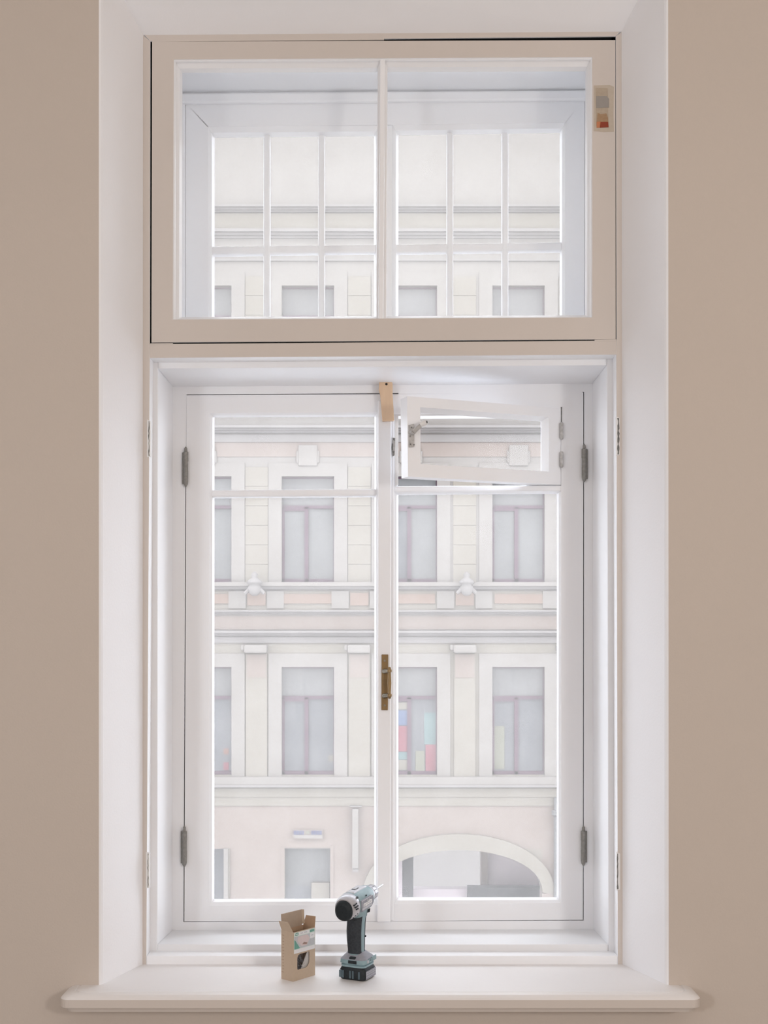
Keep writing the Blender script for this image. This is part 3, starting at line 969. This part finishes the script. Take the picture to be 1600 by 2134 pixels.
# ----------------------------------------------------------------------------
# opened cardboard box
# ----------------------------------------------------------------------------
PH = math.radians(50)
BX = empty('cardboard_box', (-0.1885, 2.493, ZS), 'small open brown cardboard box with a printed label and a cut-out window', 'box', rotz=PH)
BW, BT, BH, ct = 66.0, 35.0, 102.0, 0.7


def bm_(name, vf, m, parent=BX, bevel=0.0):
    v, f = vf
    return mk(name, [(a / 1000, b / 1000, c / 1000) for a, b, c in v], f, m, parent, bevel, local=True)


# front panel with the rounded window
hx0, hx1, hz0, hz1 = 12.0, 49.0, 22.0, 54.0
hole = []


def arc(cx, cz, r, a0, a1, n=7):
    return [(cx + r * math.cos(math.radians(a0 + (a1 - a0) * i / n)), cz + r * math.sin(math.radians(a0 + (a1 - a0) * i / n))) for i in range(n + 1)]


hole += arc(hx1 - 3, hz1 - 3, 3, 0, 90)
hole += arc(hx0 + 9, hz1 - 9, 9, 90, 180)
hole += arc(hx0 + 3, hz0 + 3, 3, 180, 270)
hole += arc(hx1 - 14, hz0 + 14, 14, 270, 360)
cxh, czh = 31, 38


def to_rect(x, z):
    dx, dz = x - cxh, z - czh
    ts = []
    if dx > 1e-6: ts.append((BW - cxh) / dx)
    if dx < -1e-6: ts.append(-cxh / dx)
    if dz > 1e-6: ts.append((BH - czh) / dz)
    if dz < -1e-6: ts.append(-czh / dz)
    t = min(ts)
    return (cxh + dx * t, czh + dz * t)


loop = [(h, to_rect(*h)) for h in hole]
outp = [p for _, p in loop]
for cn in ((0, 0), (BW, 0), (BW, BH), (0, BH)):      # snap the closest outer point to each corner
    k = min(range(len(outp)), key=lambda i: (outp[i][0] - cn[0]) ** 2 + (outp[i][1] - cn[1]) ** 2)
    outp[k] = cn
n = len(hole)
v = [(x, 0, z) for x, z in hole] + [(x, 0, z) for x, z in outp] + [(x, ct, z) for x, z in hole] + [(x, ct, z) for x, z in outp]
f = []
for i in range(n):
    j = (i + 1) % n
    f += [[i, j, n + j, n + i], [2 * n + i, 3 * n + i, 3 * n + j, 2 * n + j], [i, 2 * n + i, 2 * n + j, j], [n + i, n + j, 3 * n + j, 3 * n + i]]
bm_('front_panel', (v, f), 'card')
bm_('side_panel', dbox(0, ct, ct, BT, 0, BH), 'card')
bm_('side_panel', dbox(BW - ct, BW, ct, BT, 0, BH), 'card_in')
bm_('back_panel', dbox(ct, BW - ct, BT - ct, BT, 0, BH), 'card_in')
bm_('bottom_panel', dbox(ct, BW - ct, ct, BT - ct, 0, ct), 'card')


def flap(pts, d):
    return prism(pts, [(a + d[0], b + d[1], c + d[2]) for a, b, c in pts])


bm_('flap', flap([(0, 0.5, BH), (0, BT - 1, BH), (-8, BT, BH + 21), (-8, 9, BH + 22), (-6.5, 5.5, BH + 17)], (ct, 0, 0)), 'card')
bm_('flap', flap([(BW, 0.5, BH), (BW, BT - 1, BH), (BW + 3, BT - 6, BH + 21), (BW + 3, 1, BH + 22)], (-ct, 0, 0)), 'card_in')
lf = bm_('lid_flap', flap([(1, BT, BH), (BW - 4, BT, BH), (BW - 4, BT + 2, BH + 33), (1, BT + 2, BH + 33)], (0, -ct, 0)), 'card_shade')
bm_('tuck_edge', flap([(BW - 4, BT, BH + 2), (BW - 4, BT + 2, BH + 33), (BW - 1, BT - 3, BH + 33), (BW - 1, BT - 5, BH + 4)], (ct, 0, 0)), 'card', lf)
# printed label
lab = bm_('label', dbox(2, BW - 1, -0.25, 0, 57, BH - 1.5), 'label_pale')
tag(lab, 'green and white printed label')
bm_('print_strip', dbox(2.2, BW - 1.2, -0.35, 0, 57.2, 65), 'label_white', lab)
bm_('print_strip', dbox(17, 47, -0.35, 0, 93.5, 100), 'label_white', lab)


def poly_plate(pts, d=-0.4):
    return prism([(x, d, z) for x, z in pts], [(x, 0, z) for x, z in pts])


bm_('print_photo', poly_plate([(3, 66), (BW - 2, 66), (BW - 2, 92), (3, 92)], -0.34), 'label_grey', lab)
bm_('print_shape', poly_plate([(3, 66), (20, 66), (6, 84), (3, 86)]), 'label_green', lab)
bm_('print_shape', poly_plate([(14, 91), (42, 91), (50, 82), (40, 69), (24, 70), (12, 82)]), 'label_pink', lab)
bm_('print_shape', poly_plate([(26, 73), (40, 71), (42, 74), (32, 77)], -0.45), 'label_brown', lab)
bm_('print_shape', poly_plate([(46, 67), (BW - 3, 66), (BW - 3, 78), (52, 76)]), 'label_grey', lab)
bm_('print_strip', dbox(50, BW - 2, -0.45, 0, 81, 92), 'label_white', lab)
bm_('print_emblem', poly_plate([(5, 95), (8, 94), (14, 94), (16, 97), (13, 99.5), (7, 99.5)], -0.45), 'label_green', lab)
bm_('print_letters', poly_plate([(7, 96), (14, 96), (14, 97.6), (7, 97.6)], -0.55), 'label_white', lab)
bm_('print_strip', dbox(50, BW - 3, -0.45, 0, 94, 99), 'label_green', lab)
for x in (22, 26, 33, 36, 39):
    bm_('print_letters', dbox(x, x + 2, -0.5, 0, 95.5, 98.2), 'label_grey', lab)
bm_('print_letters', dbox(54, 60, -0.55, 0, 86, 88), 'label_grey', lab)
for k in range(13):                                   # printed scale on the narrow side
    z = 15 + k * 6.4
    bm_('scale_mark', dbox(-0.15, 0, 27, 27 + (4.5 if k % 4 else 7), z, z + 0.9), 'tick')
# contents
film = bm_('window_film', dbox(hx0 - 2, hx1 + 2, 1.2, 1.5, hz0 - 2, hz1 + 2), 'film')
film.data.materials.clear()
glass_mat('clear_film', 0.12, 0.0)
film.data.materials.append(MAT['clear_film'])
rnd = random.Random(3)
parts = []
for k in range(330):
    u, zz = rnd.uniform(4, 60), rnd.uniform(3, 52)
    if zz > 4 + 62 * (1 - abs(u - 14) / 50):
        continue
    a = rnd.uniform(0, math.pi)
    b = rnd.uniform(-0.5, 0.5)
    L = rnd.uniform(5, 8)
    y = rnd.uniform(6, 24) if k % 3 == 0 else rnd.uniform(5.5, 9)
    d = Vector((math.cos(a) * math.cos(b), math.sin(b) * .4, math.sin(a) * math.cos(b))) * L
    c = Vector((min(max(u, 10), 54), y, min(max(zz, 9), 54)))
    parts.append(tube(c - d * .5, c + d * .5, 1.3, 0.7, 6))
    parts.append(tube(c - d * .5, c - d * .42, 2.8, 2.4, 8))
v, f = join(*parts)
so = mk('screws', [(a / 1000, b / 1000, c / 1000) for a, b, c in v], f, 'screw_metal', None)
so.location = BX.location
so.rotation_euler = BX.rotation_euler
tag(so, 'heap of dark screws seen through the cut-out of the cardboard box', 'screws', 'stuff')
bm_('inner_sheet', prism([(24, 4.0, 16), (58, 4.0, 16), (58, 4.0, 60), (50, 4.0, 60)], [(24, 4.6, 16), (58, 4.6, 16), (58, 4.6, 60), (50, 4.6, 60)]), 'label_white')

# ----------------------------------------------------------------------------
# the street and the building opposite
# ----------------------------------------------------------------------------
YFB = 24.0
K = YFB / F
ZG = ZC - (2330 - CY) * K       # street level
o = boxw('street', (-40, YX + 0.2, ZG - 0.2), (40, 60, ZG), 'asphalt')
tag(o, 'pale street, brightened to bounce light, between the two buildings', 'street', 'structure')

BD = empty('apartment_building', (0, YFB, ZG), 'pale pink and cream building with rows of windows across the street', 'building')


def fp(x, y, d=0.0):
    return Vector(((x - CX) * K, YFB + d, ZC - (y - CY) * K))


def fbox(name, x0, y0, x1, y1, d0, d1, m, parent=BD, bevel=0.0):
    """block on the facade; d0 < 0 stands proud of the wall"""
    a, b = fp(x0, y1, d0), fp(x1, y0, d1)
    return boxw(name, (a.x, a.y, a.z), (b.x, b.y, b.z), m, parent, bevel)


WC = [-5, 211, 428, 641.5, 856, 1080, 1296, 1512]
rows = [(596, 815), (993, 1213), (1390, 1615)]
holes = []
for y0, y1 in rows:
    for c in WC:
        holes.append((c - 54.5, y0, c + 54.5, y1))
rows0 = [(200, 418)]
gh = [(593, 1767, 688, 1990), (360, 1769, 467, 1990), (782, 1770, 1129, 2330)]
holes += gh


def wall_with_holes(name, x0, y0, x1, y1, holes, depth, mfun):
    xs = sorted(set([x0, x1] + [h[0] for h in holes] + [h[2] for h in holes]))
    ys = sorted(set([y0, y1, 1335, 1680] + [h[1] for h in holes] + [h[3] for h in holes]))
    V, Fc, fm = [], [], []

    def add(pts, mi):
        o_ = len(V)
        V.extend(pts)
        Fc.append([o_ + i for i in range(len(pts))])
        fm.append(mi)
    for a, b in zip(xs, xs[1:]):
        for c_, d_ in zip(ys, ys[1:]):
            mx_, my_ = (a + b) / 2, (c_ + d_) / 2
            if any(h[0] < mx_ < h[2] and h[1] < my_ < h[3] for h in holes):
                continue
            add([fp(a, c_), fp(b, c_), fp(b, d_), fp(a, d_)], mfun(mx_, my_))
    for h in holes:
        q = [(h[0], h[1]), (h[2], h[1]), (h[2], h[3]), (h[0], h[3])]
        for i in range(4):
            j = (i + 1) % 4
            add([fp(*q[i]), fp(*q[j]), fp(*q[j], depth), fp(*q[i], depth)], 0)
    # back and sides so that the wall has a body
    q = [(x0, y0), (x1, y0), (x1, y1), (x0, y1)]
    for i in range(4):
        j = (i + 1) % 4
        add([fp(*q[i]), fp(*q[j]), fp(*q[j], 1.0), fp(*q[i], 1.0)], 0)
    off = OFF[BD.name]
    me = bpy.data.meshes.new(name)
    me.from_pydata([tuple(p - off) for p in V], [], Fc)
    for mm in ('facade_white', 'facade_pink', 'facade_cream'):
        me.materials.append(MAT[mm])
    for p, i in zip(me.polygons, fm):
        p.material_index = i
    o_ = bpy.data.objects.new(name, me)
    COL.objects.link(o_)
    o_.parent = BD
    OFF[o_.name] = off
    return o_


wall_with_holes('wall', -500, -90, 2100, 2330, holes, 0.30, lambda x, y: 1 if y > 1680 else (2 if 1335 < y <= 1680 else 0))


def far_window(c, y0, y1, kind, parent=BD):
    x0, x1 = c - 54.5, c + 54.5
    ty = y0 + (y1 - y0) * 0.285          # transom bar
    vx = c - 3.5
    fm = 'far_frame'
    wn = fbox('window_unit', x0, ty - 3.0, x1, ty + 3.2, 0.08, 0.14, fm, parent)
    g = {'a': ('far_curtain', 'far_glass', 'far_glass'), 'b': ('far_glass', 'far_glass_dark', 'far_glass'),
         'c': ('far_curtain', 'far_glass_dark', 'far_glass_dark')}[kind]
    fbox('stile', vx - 4, ty, vx + 4, y1, 0.08, 0.14, fm, wn)
    fbox('stile', x0, ty, x0 + 5, y1, 0.08, 0.14, fm, wn)
    fbox('stile', x1 - 2, y0, x1, y1, 0.10, 0.14, fm, wn)
    fbox('rail', x0, y1 - 7, x1, y1, 0.08, 0.14, fm, wn)
    fbox('rail', x0, ty, vx, ty + 8, 0.085, 0.14, fm, wn)
    fbox('rail', x0, y0, x1, y0 + 3, 0.10, 0.14, fm, wn)
    fbox('pane', x0, y0, x1, ty, 0.13, 0.15, g[0], wn)
    fbox('pane', x0, ty, vx, y1, 0.13, 0.15, g[1], wn)
    fbox('pane', vx, ty, x1, y1, 0.13, 0.15, g[2], wn)
    return wn


kinds = {0: 'aaaaaaaa', 1: 'bababaab', 2: 'cbcccccb'}
for r, (y0, y1) in enumerate(rows):
    for k, c in enumerate(WC):
        far_window(c, y0, y1, kinds[r][k])
        # white surround and sill
        fbox('surround', c - 82, y0 - 28, c - 54.5, y1 + 8, -0.03, 0.02, 'facade_white')
        fbox('surround', c + 54.5, y0 - 28, c + 82, y1 + 8, -0.03, 0.02, 'facade_white')
        fbox('surround', c - 54.5, y0 - 28, c + 54.5, y0, -0.03, 0.02, 'facade_white')
# panels between the windows with rusticated joints
mids = [(a + b) / 2 for a, b in zip(WC, WC[1:])]
for r, (y0, y1) in enumerate(rows):
    for x in mids:
        if r == 2:
            fbox('pilaster', x - 22, 1362, x + 22, y1 + 10, -0.04, 0.02, 'facade_cream')
            fbox('pilaster_panel', x - 20, 1364, x + 20, 1412, -0.05, -0.03, 'facade_pink')
            fbox('capital', x - 24, 1344, x + 23, 1361, -0.22, 0.02, 'facade_white', bevel=0.03)
            fbox('capital', x - 31, 1344, x - 23, 1356, -0.18, 0.02, 'facade_white', bevel=0.03)
        else:
            n = 6
            hh = (y1 + 4 - (y0 - 20)) / n
            for k in range(n):
                fbox('panel_block', x - 24, y0 - 20 + k * hh + 0.35, x + 24, y0 - 20 + (k + 1) * hh - 0.35, -0.015, 0.02, 'facade_cream', bevel=0.004)


def cornice(y, h, out, m='facade_trim', n='cornice'):
    """moulded string course: two stepped boards under a projecting ledge"""
    fbox(n, -500, y, 2100, y + h * 0.4, -out, 0.02, m)
    fbox(n, -500, y + h * 0.4, 2100, y + h * 0.72, -out * 0.6, 0.02, m)
    fbox(n, -500, y + h * 0.72, 2100, y + h, -out * 0.3, 0.02, m)


# upper storey courses (seen through the upper light)
cornice(434, 10, 0.22)
fbox('frieze', -500, 446, 2100, 480, -0.03, 0.02, 'facade_cream')
cornice(482, 16, 0.18)
fbox('frieze', -500, 506, 2100, 540, -0.02, 0.02, 'facade_white')
fbox('string_course', -500, 540, 2100, 545, -0.05, 0.02, 'facade_trim')
fbox('string_course', -500, 818, 2100, 830, -0.25, 0.02, 'facade_trim')
# between 4th and 3rd rows
cornice(891, 12, 0.26)
fbox('frieze', -500, 907, 2100, 922, -0.05, 0.02, 'facade_trim')
fbox('frieze', -500, 922, 2100, 952, -0.015, 0.02, 'facade_pink')
for c in WC:
    fbox('keystone', c - 20, 928, c + 20, 972, -0.07, 0.02, 'facade_white', bevel=0.02)
    fbox('keystone', c - 24, 940, c + 24, 966, -0.05, 0.02, 'facade_white', bevel=0.02)
# below 3rd row
fbox('sill_course', -500, 1214, 2100, 1222, -0.20, 0.02, 'facade_white')
fbox('sill_course', -500, 1222, 2100, 1228, -0.12, 0.02, 'facade_trim')
fbox('frieze', -500, 1232, 2100, 1272, -0.02, 0.02, 'facade_cream')
for c in WC:
    fbox('frieze_panel', c - 50, 1238, c + 50, 1258, -0.05, 0.0, 'facade_orange')
for x in mids:
    fbox('frieze_block', x - 58, 1232, x - 22, 1268, -0.06, 0.0, 'facade_white')
    fbox('frieze_block', x + 22, 1232, x + 57, 1268, -0.06, 0.0, 'facade_white')
    fbox('frieze_panel', x - 19, 1236, x + 19, 1262, -0.05, 0.0, 'facade_orange')
cornice(1272, 8, 0.16)
fbox('frieze', -500, 1284, 2100, 1312, -0.02, 0.02, 'facade_pink')
cornice(1315, 10, 0.22)
fbox('frieze', -500, 1328, 2100, 1340, -0.05, 0.02, 'facade_trim')
# below 2nd row
fbox('sill_course', -500, 1618, 2100, 1634, -0.14, 0.02, 'facade_white')
fbox('sill_course', -500, 1634, 2100, 1639, -0.18, 0.02, 'facade_trim')
fbox('frieze', -500, 1642, 2100, 1660, -0.06, 0.02, 'facade_cream')
fbox('string_course', -500, 1660, 2100, 1679, -0.03, 0.02, 'facade_cream')
# cast ornaments on the ledge
for x in (534, 970):
    a = fp(x, 1222, -0.32)
    pr = [(-0.20, 0.05), (-0.16, 0.10), (-0.05, 0.14), (0.02, 0.10), (0.05, 0.16), (0.10, 0.13), (0.16, 0.05), (0.22, 0.07), (0.27, 0.02)]
    v, f = lathe_z(a.x, a.y, [(a.z + z, r) for z, r in pr], 12)
    orn = mk('ornament', v, f, 'facade_trim', BD, smooth=True)
    for s in (-1, 1):
        v, f = tube((a.x + s * 0.05, a.y, a.z - 0.02), (a.x + s * 0.19, a.y, a.z - 0.16), 0.05, 0.035, 8)
        mk('scroll', v, f, 'facade_trim', orn)
# ground floor: shop window, doorway
sw = fbox('shop_window', 593, 1764, 688, 1769, 0.02, 0.2, 'facade_white')
fbox('pane', 593, 1767, 688, 1850, 0.24, 0.28, 'far_glass', sw)
fbox('pane', 593, 1850, 688, 1990, 0.22, 0.28, 'far_glass_dark', sw)
fbox('awning', 648, 1842, 686, 1900, 0.10, 0.22, 'sheet_cream', sw)
fbox('surround', 586, 1762, 593, 1995, -0.015, 0.02, 'facade_pink')
fbox('surround', 688, 1762, 695, 1995, -0.015, 0.02, 'facade_pink')
dw = fbox('doorway', 360, 1769, 467, 1990, 0.26, 0.30, 'far_glass_dark')
fbox('surround', 467, 1768, 476, 1995, -0.08, 0.02, 'facade_white')
fbox('surround', 476, 1768, 479, 1995, -0.04, 0.02, 'facade_cream')

# carriage arch
acx, ay0 = 955.5, 1770.0


def arch_pts(rx, top, base, n=24, x_l=None):
    return [(acx - rx * math.cos(math.pi * i / n), base - (base - top) * math.sin(math.pi * i / n) ** 0.92) for i in range(n + 1)]


inner = arch_pts(173.5, 1770, 1858)
outer = arch_pts(199, 1737, 1862)
# spandrel filling the corners of the opening
n = len(inner)
v = []
f = []
for d in (0.001, 0.30):
    v += [fp(x, y, d) for x, y in inner] + [fp(x, 1769.0, d) for x, y in inner]
for i in range(n - 1):
    f += [[i, i + 1, n + i + 1, n + i], [2 * n + i, 3 * n + i, 3 * n + i + 1, 2 * n + i + 1], [i, 2 * n + i, 2 * n + i + 1, i + 1]]
mk('arch_spandrel', v, f, 'facade_cream', BD)
v, f = [], []
for d in (-0.10, 0.02):
    v += [fp(x, y, d) for x, y in inner] + [fp(x, y, d) for x, y in outer]
for i in range(n - 1):
    f += [[i, i + 1, n + i + 1, n + i], [2 * n + i, 3 * n + i, 3 * n + i + 1, 2 * n + i + 1], [i, 2 * n + i, 2 * n + i + 1, i + 1],
          [n + i, n + i + 1, 3 * n + i + 1, 3 * n + i]]
mk('arch_surround', v, f, 'facade_cream', BD)
fbox('arch_jamb', 757, 1860, 783, 2330, -0.10, 0.3, 'facade_cream')
fbox('arch_jamb', 1128, 1860, 1154, 2330, -0.10, 0.3, 'facade_pink')
# inside the passage: pale courtyard light at its end, dark gate post, darker side wall


def dbx(name, x0, y0, x1, y1, d0, d1, m):
    a, b = P(x0, y1, YFB + d0), P(x1, y0, YFB + d0)
    return boxw(name, (a.x, YFB + d0, a.z), (b.x, YFB + d1, b.z), m, BD)


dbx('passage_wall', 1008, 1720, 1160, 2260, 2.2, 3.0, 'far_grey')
dbx('passage_pier', 1002, 1720, 1016, 1850, 1.9, 2.2, 'facade_pink')
dbx('court_wall', 500, 1500, 1400, 2030, 9.0, 9.2, 'yard_wall')
fbox('passage_ceiling', 760, 1735, 1160, 1740, 0.3, 3.0, 'facade_white')
dbx('gate_leaf', 838, 1740, 861, 2240, 1.0, 1.15, 'far_dark')
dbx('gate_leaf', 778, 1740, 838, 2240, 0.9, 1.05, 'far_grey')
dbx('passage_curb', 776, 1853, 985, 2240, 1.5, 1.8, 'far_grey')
dbx('passage_curb', 975, 1850, 1150, 2240, 1.2, 1.5, 'far_dark')
# roof edge
fbox('roof_cornice', -500, -130, 2100, -90, -0.6, 1.2, 'facade_trim')

# wall sign with blue lettering
sg = empty('shop_sign', fp(641, 1750, -0.06), 'small white sign with blue lettering above the ground floor window opposite', 'sign')
fbox('board', 611, 1728, 673, 1748, -0.06, 0.0, 'facade_pink', sg)
for x0, wd, y in ((613, 5, 0), (619, 5, 0), (625, 4, 0), (630, 4, 0), (649, 4, 0), (654, 5, 0), (660, 5, 0), (666, 5, 0)):
    fbox('letter', x0, 1730, x0 + wd - 0.8, 1738.5, -0.075, -0.05, 'sign_blue', sg)
fbox('letter_row', 613, 1739, 672, 1746, -0.07, -0.05, 'facade_white', sg)
fbox('emblem', 638, 1730, 645, 1737, -0.075, -0.05, 'sheet_yellow', sg)
# vertical hanging sign / lamp box near the arch
hs_ = empty('hanging_sign', fp(741, 1810, -0.1), 'tall narrow white box sign on the wall beside the arch opposite', 'sign')
fbox('box', 734, 1684, 747, 1808, -0.18, -0.05, 'facade_white', hs_, 0.02)
fbox('bracket', 729, 1678, 754, 1680, -0.15, 0.0, 'facade_trim', hs_)
fbox('bracket', 735, 1808, 747, 1812, -0.25, 0.0, 'facade_trim', hs_)
# rain pipe by the arch
rp = fp(1158, 1790, -0.12)
v, f = lathe_z(rp.x, rp.y, [(ZG, 0.06), (fp(0, 1700).z, 0.06), (fp(0, 1696).z, 0.10), (fp(0, 1688).z, 0.10), (fp(0, 1686).z, 0.06), (fp(0, 1660).z, 0.06)])
mk('rain_pipe', v, f, 'far_glass', BD)

# coloured sheets behind panes opposite
SH = [(829, 1464, 852, 1479, 'sheet_cream', 'cream paper sheet, top of the column in the window beside the handle'),
      (829, 1481, 852, 1512, 'sheet_blue', 'blue paper sheet in the opposite window, under the cream one'),
      (829, 1514, 851, 1567, 'sheet_red', 'tall red paper sheet in the opposite window, under the blue one'),
      (829, 1568, 852, 1584, 'sheet_teal', 'small teal paper sheet in the opposite window, under the tall red one'),
      (829, 1585, 852, 1606, 'sheet_cream', 'cream paper sheet, bottom of the column in the window beside the handle'),
      (884, 1486, 910, 1552, 'sheet_teal', 'large pale teal paper sheet in the right pane of the opposite window'),
      (887, 1553, 910, 1612, 'sheet_red', 'tall pink-red paper sheet under the pale teal one opposite'),
      (866, 1566, 885, 1608, 'sheet_yellow', 'yellow paper sheet beside the lower pink-red one opposite'),
      (1030, 1514, 1052, 1604, 'sheet_yellow', 'tall yellow paper sheet in the opposite window farthest to the right'),
      (464, 1561, 475, 1573, 'sheet_orange', 'small orange paper sheet in the opposite window farthest to the left'),
      (464, 1590, 475, 1606, 'sheet_red', 'small red paper sheet below the orange one, far left window opposite'),
      (684, 1575, 695, 1588, 'sheet_cream', 'tiny cream paper sheet at the edge of the opposite window behind the left casement')]
for x0, y0, x1, y1, m, lb in SH:
    o = fbox('paper_sheet', x0, y0, x1, y1, 0.116, 0.129, m, None)
    tag(o, lb, 'paper', None, 'coloured sheets in the windows opposite')
